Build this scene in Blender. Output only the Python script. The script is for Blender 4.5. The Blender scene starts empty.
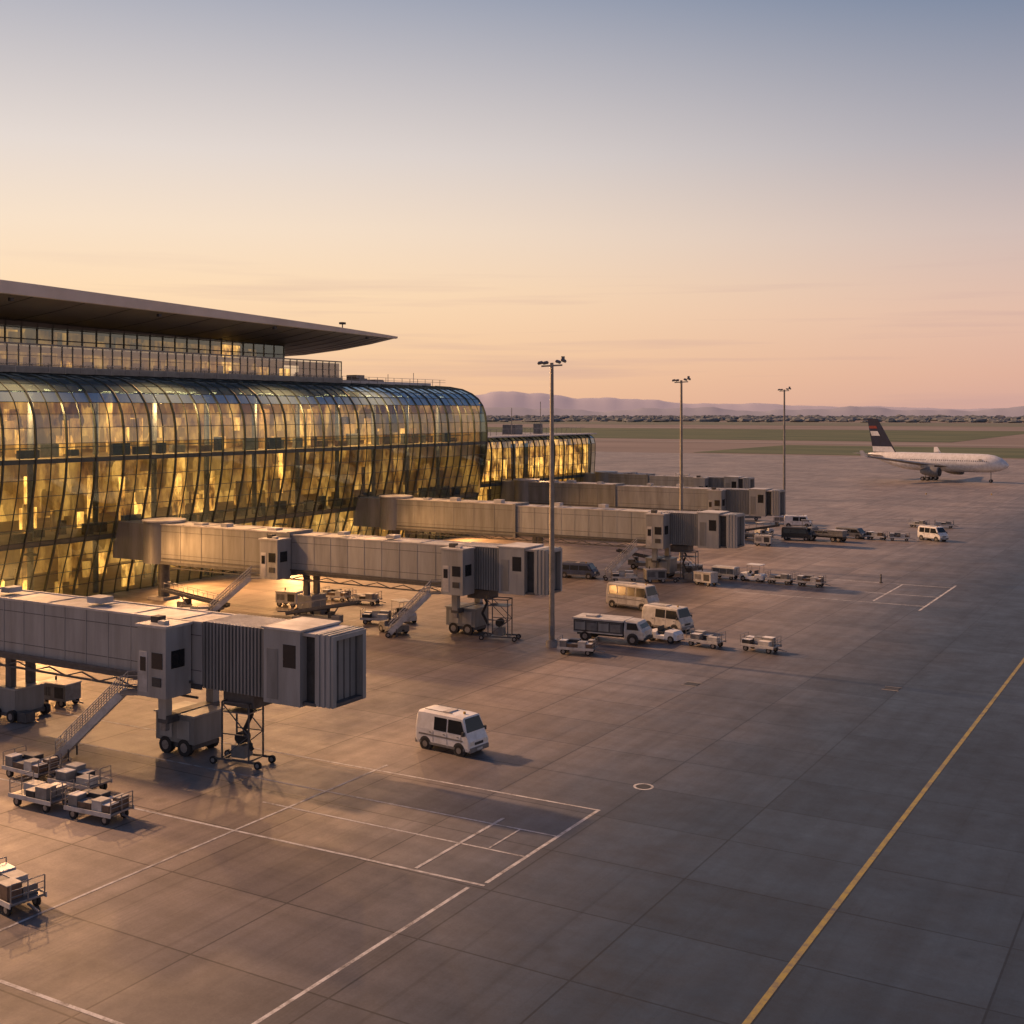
import bpy, math, random
from mathutils import Vector, Matrix
random.seed(7)
R=random.Random(11)
scene=bpy.context.scene
COL=scene.collection

# ---------------------------------------------------------------- materials
def newmat(name):
    m=bpy.data.materials.new(name); m.use_nodes=True
    nt=m.node_tree; nt.nodes.clear()
    out=nt.nodes.new('ShaderNodeOutputMaterial')
    return m,nt,out
def N(nt,t,**k):
    n=nt.nodes.new(t)
    for a,b in k.items(): setattr(n,a,b)
    return n
def paint(name,c,rough=.5,metal=0.,var=.25,scale=1.5,bump=0.0,streak=False,emit=None):
    m,nt,out=newmat(name); L=nt.links.new
    p=N(nt,'ShaderNodeBsdfPrincipled'); L(p.outputs[0],out.inputs[0])
    tc=N(nt,'ShaderNodeTexCoord'); mp=N(nt,'ShaderNodeMapping'); L(tc.outputs['Object'],mp.inputs[0])
    if streak: mp.inputs['Scale'].default_value=(1.6,1.6,.22)
    nz=N(nt,'ShaderNodeTexNoise'); nz.inputs['Scale'].default_value=scale; nz.inputs['Detail'].default_value=6; nz.inputs['Roughness'].default_value=.65
    L(mp.outputs[0],nz.inputs['Vector'])
    r=N(nt,'ShaderNodeValToRGB'); L(nz.outputs[0],r.inputs[0])
    r.color_ramp.elements[0].position=.32; r.color_ramp.elements[1].position=.66
    a=[x*(1-var) for x in c]; b=[min(1,x*(1+var*.5)) for x in c]
    r.color_ramp.elements[0].color=(a[0],a[1]*.98,a[2]*.94,1); r.color_ramp.elements[1].color=(*b,1)
    L(r.outputs[0],p.inputs['Base Color'])
    mr=N(nt,'ShaderNodeMapRange'); L(nz.outputs[0],mr.inputs[0]); mr.inputs[3].default_value=min(1,rough+.12); mr.inputs[4].default_value=max(.05,rough-.1)
    L(mr.outputs[0],p.inputs['Roughness'])
    p.inputs['Metallic'].default_value=metal
    if bump:
        bp=N(nt,'ShaderNodeBump'); bp.inputs['Strength'].default_value=bump; bp.inputs['Distance'].default_value=.02
        L(nz.outputs[0],bp.inputs['Height']); L(bp.outputs[0],p.inputs['Normal'])
    if emit:
        p.inputs['Emission Color'].default_value=(*emit[0],1); p.inputs['Emission Strength'].default_value=emit[1]
        try: m.cycles.emission_sampling='NONE'
        except Exception: pass
    return m
M={}
M['bridge']=paint('bridge_panel_paint',(.215,.225,.23),.4,.15,.28,.7,.05,True)
M['bridge_l']=paint('bridge_light_paint',(.32,.33,.335),.4,.1,.25,.6,.05,True)
M['bridge_roof']=paint('bridge_roof_metal',(.50,.485,.47),.45,.0,.45,.5,.1)
M['bridge_d']=paint('bridge_dark_steel',(.09,.095,.105),.5,.3,.3,2)
M['rubber']=paint('black_rubber',(.02,.02,.022),.8,0,.3,3)
M['steel']=paint('galvanised_steel',(.3,.3,.31),.4,.7,.3,3)
M['white']=paint('white_vehicle_paint',(.78,.78,.78),.3,0,.2,1.2)
M['cream']=paint('dusty_white_paint',(.52,.51,.49),.45,0,.35,1.2)
M['yellow']=paint('worn_yellow_paint',(.45,.28,.05),.5,0,.4,2)
M['red']=paint('red_paint',(.30,.05,.03),.45,0,.3,2)
M['blue']=paint('blue_paint',(.05,.07,.13),.45,0,.3,2)
M['navy']=paint('navy_tail_paint',(.022,.025,.055),.4,0,.3,.5)
M['dark']=paint('dark_plastic',(.04,.042,.045),.6,0,.3,3)
M['brown']=paint('brown_luggage',(.15,.10,.07),.6,0,.4,3)
M['grey']=paint('grey_paint',(.2,.2,.2),.5,0,.3,2)
M['glassd']=paint('tinted_window_glass',(.015,.018,.022),.08,0,.1,1)
M['headl']=paint('headlamp_lens',(.7,.68,.6),.15,0,.1,1)
M['tail']=paint('tail_lamp_lens',(.4,.02,.01),.3,0,.1,1)
M['pole']=paint('mast_steel',(.25,.235,.22),.45,.5,.3,1)
M['concrete']=paint('concrete',(.3,.29,.28),.8,0,.3,1,.2)
M['frame']=paint('facade_frame_dark',(.075,.09,.09),.4,.4,.2,1)
M['framel']=paint('terrace_frame_grey',(.30,.29,.27),.45,.0,.2,1)
M['spandrel']=paint('spandrel_panel',(.10,.125,.12),.3,.2,.3,.3)
M['slab']=paint('interior_slab',(.35,.27,.18),.7,0,.2,.5)
M['roofm']=paint('terminal_roof_membrane',(.30,.30,.31),.6,0,.3,.2)
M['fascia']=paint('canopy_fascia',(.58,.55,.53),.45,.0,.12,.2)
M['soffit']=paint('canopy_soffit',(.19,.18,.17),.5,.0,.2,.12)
M['lamphead']=paint('floodlight_lens',(.8,.75,.65),.2,0,.1,1,emit=((1,.75,.5),.6))
M['stripw']=paint('light_strip',(.9,.8,.6),.4,0,.05,1,emit=((1,.72,.32),14.0))

def interior_mat(name,strength,sc):
    m,nt,out=newmat(name); L=nt.links.new
    tc=N(nt,'ShaderNodeTexCoord'); mp=N(nt,'ShaderNodeMapping'); L(tc.outputs['Object'],mp.inputs[0])
    mp.inputs['Scale'].default_value=(1,1,.45)
    nz=N(nt,'ShaderNodeTexNoise'); nz.inputs['Scale'].default_value=sc; nz.inputs['Detail'].default_value=7; nz.inputs['Roughness'].default_value=.7
    L(mp.outputs[0],nz.inputs['Vector'])
    vo=N(nt,'ShaderNodeTexVoronoi'); vo.inputs['Scale'].default_value=.6; vo.distance='CHEBYCHEV'
    L(mp.outputs[0],vo.inputs['Vector'])
    mu=N(nt,'ShaderNodeMath',operation='MULTIPLY'); 
    sp=N(nt,'ShaderNodeSeparateColor'); L(vo.outputs['Color'],sp.inputs[0])
    mr=N(nt,'ShaderNodeMapRange'); L(sp.outputs[0],mr.inputs[0]); mr.inputs[3].default_value=.15; mr.inputs[4].default_value=1.35
    m2=N(nt,'ShaderNodeMapRange'); L(nz.outputs[0],m2.inputs[0]); m2.inputs[1].default_value=.36; m2.inputs[2].default_value=.68; m2.inputs[3].default_value=.05; m2.inputs[4].default_value=1.5
    L(mr.outputs[0],mu.inputs[0]); L(m2.outputs[0],mu.inputs[1])
    ms=N(nt,'ShaderNodeMath',operation='MULTIPLY'); L(mu.outputs[0],ms.inputs[0]); ms.inputs[1].default_value=strength
    r=N(nt,'ShaderNodeValToRGB'); L(m2.outputs[0],r.inputs[0])
    r.color_ramp.elements[0].color=(.80,.28,.04,1); r.color_ramp.elements[1].color=(1,.54,.13,1)
    p=N(nt,'ShaderNodeBsdfPrincipled'); p.inputs['Base Color'].default_value=(.24,.16,.08,1); p.inputs['Roughness'].default_value=.7
    L(r.outputs[0],p.inputs['Emission Color']); L(ms.outputs[0],p.inputs['Emission Strength'])
    L(p.outputs[0],out.inputs[0])
    try: m.cycles.emission_sampling='NONE'
    except Exception: pass
    return m
M['int0']=interior_mat('dim_interior_wall',.3,.5)  # interior surfaces glow by themselves, standing in for lamp light on them
M['int1']=interior_mat('lit_interior_wall',.62,.35)
M['int2']=interior_mat('lit_interior_panel',1.45,.8)
M['int3']=interior_mat('lit_interior_bright',2.6,.5)

def glass_mat(name,tint,base,fr,gc=(.86,.93,.9),sky_tint=None):
    m,nt,out=newmat(name); L=nt.links.new
    tr=N(nt,'ShaderNodeBsdfTransparent'); tr.inputs[0].default_value=(*tint,1)
    gl=N(nt,'ShaderNodeBsdfGlossy'); gl.inputs['Roughness'].default_value=.05; gl.inputs[0].default_value=(*gc,1)
    tc=N(nt,'ShaderNodeTexCoord'); nz=N(nt,'ShaderNodeTexNoise'); nz.inputs['Scale'].default_value=.5
    L(tc.outputs['Object'],nz.inputs['Vector'])
    bp=N(nt,'ShaderNodeBump'); bp.inputs['Strength'].default_value=.1; bp.inputs['Distance'].default_value=.02
    L(nz.outputs[0],bp.inputs['Height']); L(bp.outputs[0],gl.inputs['Normal'])
    lw=N(nt,'ShaderNodeFresnel'); lw.inputs[0].default_value=1.5
    mr=N(nt,'ShaderNodeMapRange'); L(lw.outputs[0],mr.inputs[0]); mr.inputs[3].default_value=base; mr.inputs[4].default_value=fr
    src=tr.outputs[0]
    if sky_tint:
        df=N(nt,'ShaderNodeBsdfDiffuse'); df.inputs[0].default_value=(*sky_tint,1)
        m0=N(nt,'ShaderNodeMixShader'); m0.inputs[0].default_value=.65; L(tr.outputs[0],m0.inputs[1]); L(df.outputs[0],m0.inputs[2]); src=m0.outputs[0]
    mx=N(nt,'ShaderNodeMixShader'); L(mr.outputs[0],mx.inputs[0]); L(src,mx.inputs[1]); L(gl.outputs[0],mx.inputs[2])
    L(mx.outputs[0],out.inputs[0]); return m
M['glass']=glass_mat('facade_glass',(.84,.82,.66),.20,.95,(.50,.74,.80))
M['glasstop']=glass_mat('facade_glass_sky_tinted',(.25,.34,.34),.42,1.0,(.72,.88,.96),(.28,.42,.48))  # pale diffuse layer painted in for sky reflection along the curved top
M['glassr']=glass_mat('railing_glass',(.8,.85,.82),.25,1.0)

# ---------------------------------------------------------------- mesh builder
class MB:
    def __init__(s): s.v=[];s.f=[];s.m=[];s.sm=[];s.ml=[];s.M=Matrix.Identity(4)
    def mi(s,k):
        if k not in s.ml: s.ml.append(k)
        return s.ml.index(k)
    def add(s,vs,fs,k,smooth=False):
        o=len(s.v); s.v+= [tuple(s.M@Vector(p)) for p in vs]
        i=s.mi(k)
        for f in fs: s.f.append([a+o for a in f]); s.m.append(i); s.sm.append(smooth)
    def box(s,x0,x1,y0,y1,z0,z1,k):
        s.add([(x0,y0,z0),(x1,y0,z0),(x1,y1,z0),(x0,y1,z0),(x0,y0,z1),(x1,y0,z1),(x1,y1,z1),(x0,y1,z1)],
          [(3,2,1,0),(4,5,6,7),(0,1,5,4),(1,2,6,5),(2,3,7,6),(3,0,4,7)],k)
    def beam(s,p0,p1,w,h,k):
        p0=Vector(p0);p1=Vector(p1);d=(p1-p0).normalized()
        up=Vector((0,0,1)) if abs(d.z)<.95 else Vector((1,0,0))
        sd=d.cross(up).normalized()*w/2; u=sd.cross(d).normalized()*h/2
        r=[]
        for p in (p0,p1): r+=[p-sd-u,p+sd-u,p+sd+u,p-sd+u]
        s.add(r,[(0,1,2,3),(7,6,5,4),(1,0,4,5),(2,1,5,6),(3,2,6,7),(0,3,7,4)],k)
    def cyl(s,p0,p1,r0,k,r1=None,n=12,smooth=True):
        if r1 is None: r1=r0
        p0=Vector(p0);p1=Vector(p1);d=(p1-p0).normalized()
        up=Vector((0,0,1)) if abs(d.z)<.95 else Vector((1,0,0))
        a=d.cross(up).normalized(); b=a.cross(d)
        vs=[]
        for p,r in((p0,r0),(p1,r1)):
            for i in range(n):
                t=2*math.pi*i/n; vs.append(p+a*math.cos(t)*r+b*math.sin(t)*r)
        s.add(vs,[(i,i+n,(i+1)%n+n,(i+1)%n) for i in range(n)],k,smooth)
        s.add(vs[:n],[tuple(range(n))],k); s.add(vs[n:],[tuple(reversed(range(n)))],k)
    def loft(s,rings,k,smooth=False,caps=True):
        n=len(rings[0]); vs=[p for r in rings for p in r]; fs=[]
        for j in range(len(rings)-1):
            for i in range(n):
                fs.append((j*n+i,j*n+(i+1)%n,(j+1)*n+(i+1)%n,(j+1)*n+i))
        s.add(vs,fs,k,smooth)
        if caps:
            s.add(rings[0],[tuple(reversed(range(n)))],k); s.add(rings[-1],[tuple(range(n))],k)
    def quad(s,a,b,c,d,k): s.add([a,b,c,d],[(0,1,2,3)],k)
    def mesh(s,name,bevel=0):
        me=bpy.data.meshes.new(name); me.from_pydata([tuple(p) for p in s.v],[],s.f)
        for k in s.ml: me.materials.append(M[k])
        me.polygons.foreach_set('material_index',s.m); me.polygons.foreach_set('use_smooth',s.sm)
        me.update(); return me
    def build(s,name,loc=(0,0,0),rz=0,bevel=0,parent=None):
        o=bpy.data.objects.new(name,s.mesh(name+'_mesh')); COL.objects.link(o)
        o.location=loc; o.rotation_euler=(0,0,rz)
        if bevel:
            md=o.modifiers.new('b','BEVEL'); md.width=bevel; md.segments=2; md.limit_method='ANGLE'; md.angle_limit=math.radians(40)
        if parent: o.parent=parent
        return o
def dup(o,name,loc,rz=0):
    n=bpy.data.objects.new(name,o.data); COL.objects.link(n); n.location=loc; n.rotation_euler=(0,0,rz)
    for md in o.modifiers:
        b=n.modifiers.new('b','BEVEL'); b.width=md.width; b.segments=2; b.limit_method='ANGLE'; b.angle_limit=md.angle_limit
    return n
def empty(name):
    e=bpy.data.objects.new(name,None); COL.objects.link(e); return e

# ---------------------------------------------------------------- camera
cam=bpy.data.cameras.new('camera'); co=bpy.data.objects.new('camera',cam); COL.objects.link(co)
co.location=(0,0,20); co.rotation_euler=(math.radians(90),0,math.radians(30.5))
cam.sensor_width=36; cam.lens=41.84; cam.shift_y=-100/1024; cam.clip_end=60000; cam.clip_start=.5
scene.camera=co
scene.view_settings.view_transform='Standard'; scene.view_settings.look='None'; scene.view_settings.exposure=0

# ---------------------------------------------------------------- sky + sun
EL=math.radians(30); sd=Vector((-.99,.02,0)).normalized()
w=bpy.data.worlds.new('World'); scene.world=w; w.use_nodes=True
nt=w.node_tree; nt.nodes.clear(); L=nt.links.new
out=N(nt,'ShaderNodeOutputWorld'); bg=N(nt,'ShaderNodeBackground'); L(bg.outputs[0],out.inputs[0])
sky=N(nt,'ShaderNodeTexSky'); sky.sky_type='NISHITA'; sky.sun_disc=False; sky.sun_elevation=EL; sky.sun_rotation=math.atan2(sd.x,sd.y)%(2*math.pi)
tc=N(nt,'ShaderNodeTexCoord'); sp=N(nt,'ShaderNodeSeparateXYZ'); L(tc.outputs['Generated'],sp.inputs[0])
def lin(c): return tuple(((x/255)/12.92 if x/255<=.04045 else ((x/255+.055)/1.055)**2.4) for x in c)+(1,)
def ramp(st):
    r=N(nt,'ShaderNodeValToRGB'); e=r.color_ramp.elements
    e[0].position=st[0][0]; e[0].color=lin(st[0][1]); e[1].position=st[-1][0]; e[1].color=lin(st[-1][1])
    for p,c in st[1:-1]:
        x=e.new(p); x.color=lin(c)
    return r
rr=ramp([(0,(208,162,152)),(.03,(220,172,153)),(.08,(223,184,166)),(.14,(205,184,178)),(.21,(170,166,174)),(.33,(108,126,154)),(.6,(62,82,120)),(1,(44,62,104))])
rl=ramp([(0,(240,188,145)),(.05,(247,204,160)),(.10,(252,218,178)),(.15,(246,222,196)),(.21,(228,215,206)),(.33,(170,172,184)),(.6,(80,98,130)),(1,(48,66,106))])
L(sp.outputs[2],rr.inputs[0]); L(sp.outputs[2],rl.inputs[0])
dt=N(nt,'ShaderNodeVectorMath',operation='DOT_PRODUCT'); L(tc.outputs['Generated'],dt.inputs[0]); dt.inputs[1].default_value=(-.9,.436,0)
mr=N(nt,'ShaderNodeMapRange'); mr.interpolation_type='SMOOTHSTEP'; L(dt.outputs['Value'],mr.inputs[0]); mr.inputs[1].default_value=.45; mr.inputs[2].default_value=1.0
mx=N(nt,'ShaderNodeMixRGB'); L(mr.outputs[0],mx.inputs[0]); L(rr.outputs[0],mx.inputs[1]); L(rl.outputs[0],mx.inputs[2])
mp=N(nt,'ShaderNodeMapping'); mp.inputs['Scale'].default_value=(1.4,1.4,34); mp.inputs['Location'].default_value=(3.1,0,0); L(tc.outputs['Generated'],mp.inputs[0])
nz=N(nt,'ShaderNodeTexNoise'); nz.inputs['Scale'].default_value=2.2; nz.inputs['Detail'].default_value=6; L(mp.outputs[0],nz.inputs['Vector'])
cr=N(nt,'ShaderNodeMapRange'); L(nz.outputs[0],cr.inputs[0]); cr.inputs[1].default_value=.54; cr.inputs[2].default_value=.75; cr.inputs[3].default_value=0; cr.inputs[4].default_value=.4
zf=N(nt,'ShaderNodeMapRange'); L(sp.outputs[2],zf.inputs[0]); zf.inputs[1].default_value=.08; zf.inputs[2].default_value=.14; zf.inputs[3].default_value=1; zf.inputs[4].default_value=0
cm=N(nt,'ShaderNodeMath',operation='MULTIPLY'); L(cr.outputs[0],cm.inputs[0]); L(zf.outputs[0],cm.inputs[1])
cx=N(nt,'ShaderNodeMixRGB'); L(cm.outputs[0],cx.inputs[0]); L(mx.outputs[0],cx.inputs[1]); cx.inputs[2].default_value=lin((184,150,152))
ad=N(nt,'ShaderNodeMixRGB',blend_type='ADD'); ad.inputs[0].default_value=.004
L(cx.outputs[0],ad.inputs[1]); L(sky.outputs[0],ad.inputs[2]); L(ad.outputs[0],bg.inputs[0]); bg.inputs[1].default_value=1.0

sl=bpy.data.lights.new('sun','SUN'); sl.energy=5.0; sl.angle=math.radians(2.0); sl.color=(1,.54,.27)
so=bpy.data.objects.new('sun',sl); COL.objects.link(so)
ld=Vector((-sd.x*math.cos(EL),-sd.y*math.cos(EL),-math.sin(EL))); so.rotation_euler=ld.to_track_quat('-Z','Y').to_euler()

# ---------------------------------------------------------------- ground
def sheet(name,x0,x1,y0,y1,z,mat):
    me=bpy.data.meshes.new(name); me.from_pydata([(x0,y0,z),(x1,y0,z),(x1,y1,z),(x0,y1,z)],[],[(0,1,2,3)])
    me.materials.append(mat); o=bpy.data.objects.new(name,me); COL.objects.link(o); return o
def far_mat(name,c1,c2,sc,stretch=(1,1,1)):
    m,nt,out=newmat(name); L=nt.links.new
    p=N(nt,'ShaderNodeBsdfPrincipled'); p.inputs['Roughness'].default_value=.85; p.inputs['Specular IOR Level'].default_value=.25
    tc=N(nt,'ShaderNodeTexCoord'); mp=N(nt,'ShaderNodeMapping'); mp.inputs['Scale'].default_value=stretch; L(tc.outputs['Object'],mp.inputs[0])
    nz=N(nt,'ShaderNodeTexNoise'); nz.inputs['Scale'].default_value=sc; nz.inputs['Detail'].default_value=8; L(mp.outputs[0],nz.inputs['Vector'])
    r=N(nt,'ShaderNodeValToRGB'); r.color_ramp.elements[0].position=.35; r.color_ramp.elements[1].position=.65
    r.color_ramp.elements[0].color=(*c1,1); r.color_ramp.elements[1].color=(*c2,1)
    L(nz.outputs[0],r.inputs[0]); L(r.outputs[0],p.inputs['Base Color']); L(p.outputs[0],out.inputs[0]); return m
M['far']=far_mat('dry_airfield',(.19,.165,.155),(.26,.23,.215),.004,(1,3,1))
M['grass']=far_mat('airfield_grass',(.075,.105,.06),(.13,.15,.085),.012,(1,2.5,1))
M['grassfar']=far_mat('hazy_airfield_grass',(.13,.15,.12),(.18,.185,.15),.008,(1,2.5,1))  # paler copy of the grass, haze put into its colour
M['runway']=far_mat('runway_surface',(.22,.205,.20),(.28,.26,.25),.01)
sheet('ground',-16000,16000,-2000,26000,-.30,M['far'])
sheet('grass_field',-225,900,560,715,-.2,M['grass'])
sheet('grass_field',-1300,-150,830,1350,-.2,M['grass'])
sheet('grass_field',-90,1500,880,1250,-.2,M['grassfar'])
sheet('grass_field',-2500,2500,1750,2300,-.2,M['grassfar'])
sheet('runway',-4000,4000,1400,1460,-.2,M['runway'])
sheet('taxiway',-4000,4000,745,775,-.2,M['runway'])

m,nt,out=newmat('apron_concrete'); L=nt.links.new
p=N(nt,'ShaderNodeBsdfPrincipled'); L(p.outputs[0],out.inputs[0])
tc=N(nt,'ShaderNodeTexCoord'); mp=N(nt,'ShaderNodeMapping'); L(tc.outputs['Object'],mp.inputs[0])
bk=N(nt,'ShaderNodeTexBrick'); bk.offset=0; bk.inputs['Scale'].default_value=1; bk.inputs['Brick Width'].default_value=6.5; bk.inputs['Row Height'].default_value=5.3
bk.inputs['Mortar Size'].default_value=.05; bk.inputs['Mortar Smooth'].default_value=.3; bk.inputs['Bias'].default_value=0
bk.inputs['Color1'].default_value=(.78,.78,.78,1); bk.inputs['Color2'].default_value=(1.14,1.14,1.14,1); bk.inputs['Mortar'].default_value=(.34,.34,.34,1)
L(mp.outputs[0],bk.inputs['Vector'])
def noise(sc,det,stretch=None,rough=.6):
    n=N(nt,'ShaderNodeTexNoise'); n.inputs['Scale'].default_value=sc; n.inputs['Detail'].default_value=det; n.inputs['Roughness'].default_value=rough
    if stretch:
        q=N(nt,'ShaderNodeMapping'); q.inputs['Scale'].default_value=stretch; L(tc.outputs['Object'],q.inputs[0]); L(q.outputs[0],n.inputs['Vector'])
    else: L(tc.outputs['Object'],n.inputs['Vector'])
    return n
def mrange(src,a,b,c,d):
    r=N(nt,'ShaderNodeMapRange'); L(src,r.inputs[0])
    for i,x in enumerate((a,b,c,d)): r.inputs[i+1].default_value=x
    return r.outputs[0]
def mul(a,b):
    r=N(nt,'ShaderNodeMath',operation='MULTIPLY'); L(a,r.inputs[0]); L(b,r.inputs[1]); return r.outputs[0]
big=noise(.045,5); med=noise(.35,11,None,.78); fine=noise(9,6,None,.75); tyre=noise(1.0,4,(.9,.035,1)); tyre2=noise(1.0,4,(.05,.7,1)); tyre3=noise(1.0,3,(2.6,.02,1))
f=mul(mrange(big.outputs[0],.3,.7,.78,1.15),mrange(med.outputs[0],.3,.7,.76,1.16))
f=mul(f,mrange(fine.outputs[0],.25,.75,.78,1.2))
f=mul(f,mrange(tyre.outputs[0],.35,.6,.8,1.05)); f=mul(f,mrange(tyre2.outputs[0],.35,.55,.86,1.03)); f=mul(f,mrange(tyre3.outputs[0],.3,.42,.76,1.0))
spots=N(nt,'ShaderNodeTexVoronoi'); spots.inputs['Scale'].default_value=.2; L(tc.outputs['Object'],spots.inputs['Vector'])
f=mul(f,mrange(spots.outputs['Distance'],.02,.10,.65,1.0))
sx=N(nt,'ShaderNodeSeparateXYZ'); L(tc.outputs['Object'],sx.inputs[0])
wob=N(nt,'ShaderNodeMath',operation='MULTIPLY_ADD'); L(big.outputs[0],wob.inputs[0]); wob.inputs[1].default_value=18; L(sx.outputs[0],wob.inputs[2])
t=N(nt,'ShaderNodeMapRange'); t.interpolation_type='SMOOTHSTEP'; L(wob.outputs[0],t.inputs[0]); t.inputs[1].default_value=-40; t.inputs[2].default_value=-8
c=N(nt,'ShaderNodeMixRGB'); L(t.outputs[0],c.inputs[0]); c.inputs[1].default_value=(.275,.23,.20,1); c.inputs[2].default_value=(.028,.047,.078,1)  # second colour paints the shade of the right-hand apron into the base
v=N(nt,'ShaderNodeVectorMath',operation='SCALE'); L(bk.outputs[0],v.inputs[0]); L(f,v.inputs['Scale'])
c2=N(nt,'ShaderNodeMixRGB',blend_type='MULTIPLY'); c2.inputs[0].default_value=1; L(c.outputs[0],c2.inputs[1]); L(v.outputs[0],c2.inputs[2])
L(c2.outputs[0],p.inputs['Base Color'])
L(mrange(med.outputs[0],.3,.7,.62,.42),p.inputs['Roughness']); p.inputs['Specular IOR Level'].default_value=.5
bp=N(nt,'ShaderNodeBump'); bp.inputs['Strength'].default_value=.25; bp.inputs['Distance'].default_value=.01; L(fine.outputs[0],bp.inputs['Height']); L(bp.outputs[0],p.inputs['Normal'])
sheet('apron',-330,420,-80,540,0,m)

# markings
def mark_mat(name,c,sc=1.2):
    m,nt,out=newmat(name); L=nt.links.new
    p=N(nt,'ShaderNodeBsdfPrincipled'); p.inputs['Roughness'].default_value=.6
    tc=N(nt,'ShaderNodeTexCoord'); nz=N(nt,'ShaderNodeTexNoise'); nz.inputs['Scale'].default_value=sc; nz.inputs['Detail'].default_value=9; nz.inputs['Roughness'].default_value=.8
    L(tc.outputs['Object'],nz.inputs['Vector'])
    r=N(nt,'ShaderNodeValToRGB'); r.color_ramp.elements[0].position=.36; r.color_ramp.elements[1].position=.56
    r.color_ramp.elements[0].color=(.13,.12,.115,1); r.color_ramp.elements[1].color=(*c,1)
    L(nz.outputs[0],r.inputs[0]); L(r.outputs[0],p.inputs['Base Color']); L(p.outputs[0],out.inputs[0]); return m
M['mw']=mark_mat('white_marking_paint',(.56,.57,.59)); M['my']=mark_mat('yellow_marking_paint',(.30,.25,.07))
def strips(name,lst,k,z=.004):
    b=MB()
    for (x0,y0,x1,y1,wd) in lst:
        d=Vector((x1-x0,y1-y0,0)).normalized(); s=Vector((-d.y,d.x,0))*wd/2
        a=Vector((x0,y0,z)); e=Vector((x1,y1,z))
        b.quad(a-s,e-s,e+s,a+s,k)
    return b.build(name)
strips('taxiway_centre_line',[(-13.15,-40,-13.15,520,.24)],'my')
strips('stand_markings',[(-27,-10,-27,42.2,.17),(-26.6,43,-26.6,53.6,.18)],'mw',.004)
strips('stand_markings',[(-26.5,42.7,-75,41.2,.16),(-26.5,53.7,-80,52.6,.14),(-26.7,49.4,-62,48.6,.12),(-26.7,46.4,-42,46.1,.12),(-30.5,27,-70,26.4,.17)],'mw',.008)
strips('stand_markings',[(-40.3,15,-40.3,54.5,.14),(-30.1,42.8,-30.1,50.3,.17),(-28.6,46.5,-28.6,49.3,.1)],'mw',.012)
strips('stand_markings',[(-25.5,124,-25.5,144,.22),(-31,128,-31,142,.2)],'mw',.004)
strips('stand_markings',[(-25.5,142,-50,141.6,.2),(-25.5,134,-46,133.6,.2),(-25.5,127,-46,126.6,.2),(-36,225,-75,224,.3),(-20,262,-75,261,.3)],'mw',.008)
b=MB()
for i in range(28):
    a0=2*math.pi*i/28;a1=2*math.pi*(i+1)/28
    b.quad((.42*math.cos(a0),.42*math.sin(a0),.006),(.55*math.cos(a0),.55*math.sin(a0),.006),(.55*math.cos(a1),.55*math.sin(a1),.006),(.42*math.cos(a1),.42*math.sin(a1),.006),'mw')
b.cyl((0,0,.0),(0,0,.012),.36,'dark',n=24)
b.build('manhole_cover',(-26.2,58.3,0))
b=MB(); 
b.box(-.5,.5,-.5,.5,.002,.02,'dark'); b.box(-.6,.6,-.6,-.5,.002,.025,'concrete'); b.box(-.6,.6,.5,.6,.002,.025,'concrete')
o=b.build('drain_grate',(-20,88,0)); dup(o,'drain_grate',(-33,82,0))

# ---------------------------------------------------------------- terminal
term=empty('terminal_building')
prof=[(-104.6,0),(-104.3,1.6),(-103.8,3.2),(-103.2,4.9),(-102.75,6.35),(-102.6,6.85),(-102.2,8.2),(-101.8,9.9),(-101.4,11.5),(-101.1,13.2),(-100.95,14.85),(-100.93,15.25),(-100.9,16.8),(-101.0,18.4),(-101.25,19.8),(-101.75,21.0),(-102.6,22.1),(-103.8,22.9),(-105.6,23.6),(-108,24.0),(-111,24.2)]
def facade(y0,y1,bay,prof,parent,opaque_rows,top_from,sub=2):
    g=MB(); fr=MB(); n=int(round((y1-y0)/bay)); dy=(y1-y0)/n
    g2=MB(); spn=MB()
    for i in range(n):
        ya=y0+i*dy; yb=ya+dy
        for j in range(len(prof)-1):
            (xa,za),(xb,zb)=prof[j],prof[j+1]
            j0=R.uniform(-.006,.006); j1=R.uniform(-.006,.006)
            q=[(xa+j0,ya,za),(xa+j1,yb,za),(xb-j0,yb,zb),(xb-j1,ya,zb)]
            (spn if j in opaque_rows else (g2 if j>=top_from else g)).quad(*q,'spandrel' if j in opaque_rows else ('glasstop' if j>=top_from else 'glass'))
    for i in range(n+1):
        y=y0+i*dy; major=(i%sub==0); wd=.13 if major else .06; dp=.26 if major else .12
        rings=[]
        for j,(x,z) in enumerate(prof):
            a=Vector(prof[max(0,j-1)]);c=Vector(prof[min(len(prof)-1,j+1)]); t=(c-a).normalized(); nn=Vector((t.y,-t.x))
            if nn.x<0 and nn.y<0: nn=-nn
            o=(x+nn.x*dp*.6,z+nn.y*dp*.6); ii=(x-nn.x*dp*.4,z-nn.y*dp*.4)
            rings.append([(o[0],y-wd/2,o[1]),(o[0],y+wd/2,o[1]),(ii[0],y+wd/2,ii[1]),(ii[0],y-wd/2,ii[1])])
        fr.loft(rings,'frame')
    for j,(x,z) in enumerate(prof[1:-1]):
        fr.box(x-.05,x+.07,y0,y1,z-.03,z+.03,'frame')
    g.build('glass_wall',parent=parent); g2.build('curved_glass_roof_edge',parent=parent) if g2.v else None
    if spn.v: spn.build('spandrel_panels',parent=parent)
    fr.build('mullions',parent=parent)
Y0,Y1=52.0,163.3
facade(Y0,Y1,1.85,prof,term,(4,10),15)
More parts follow.
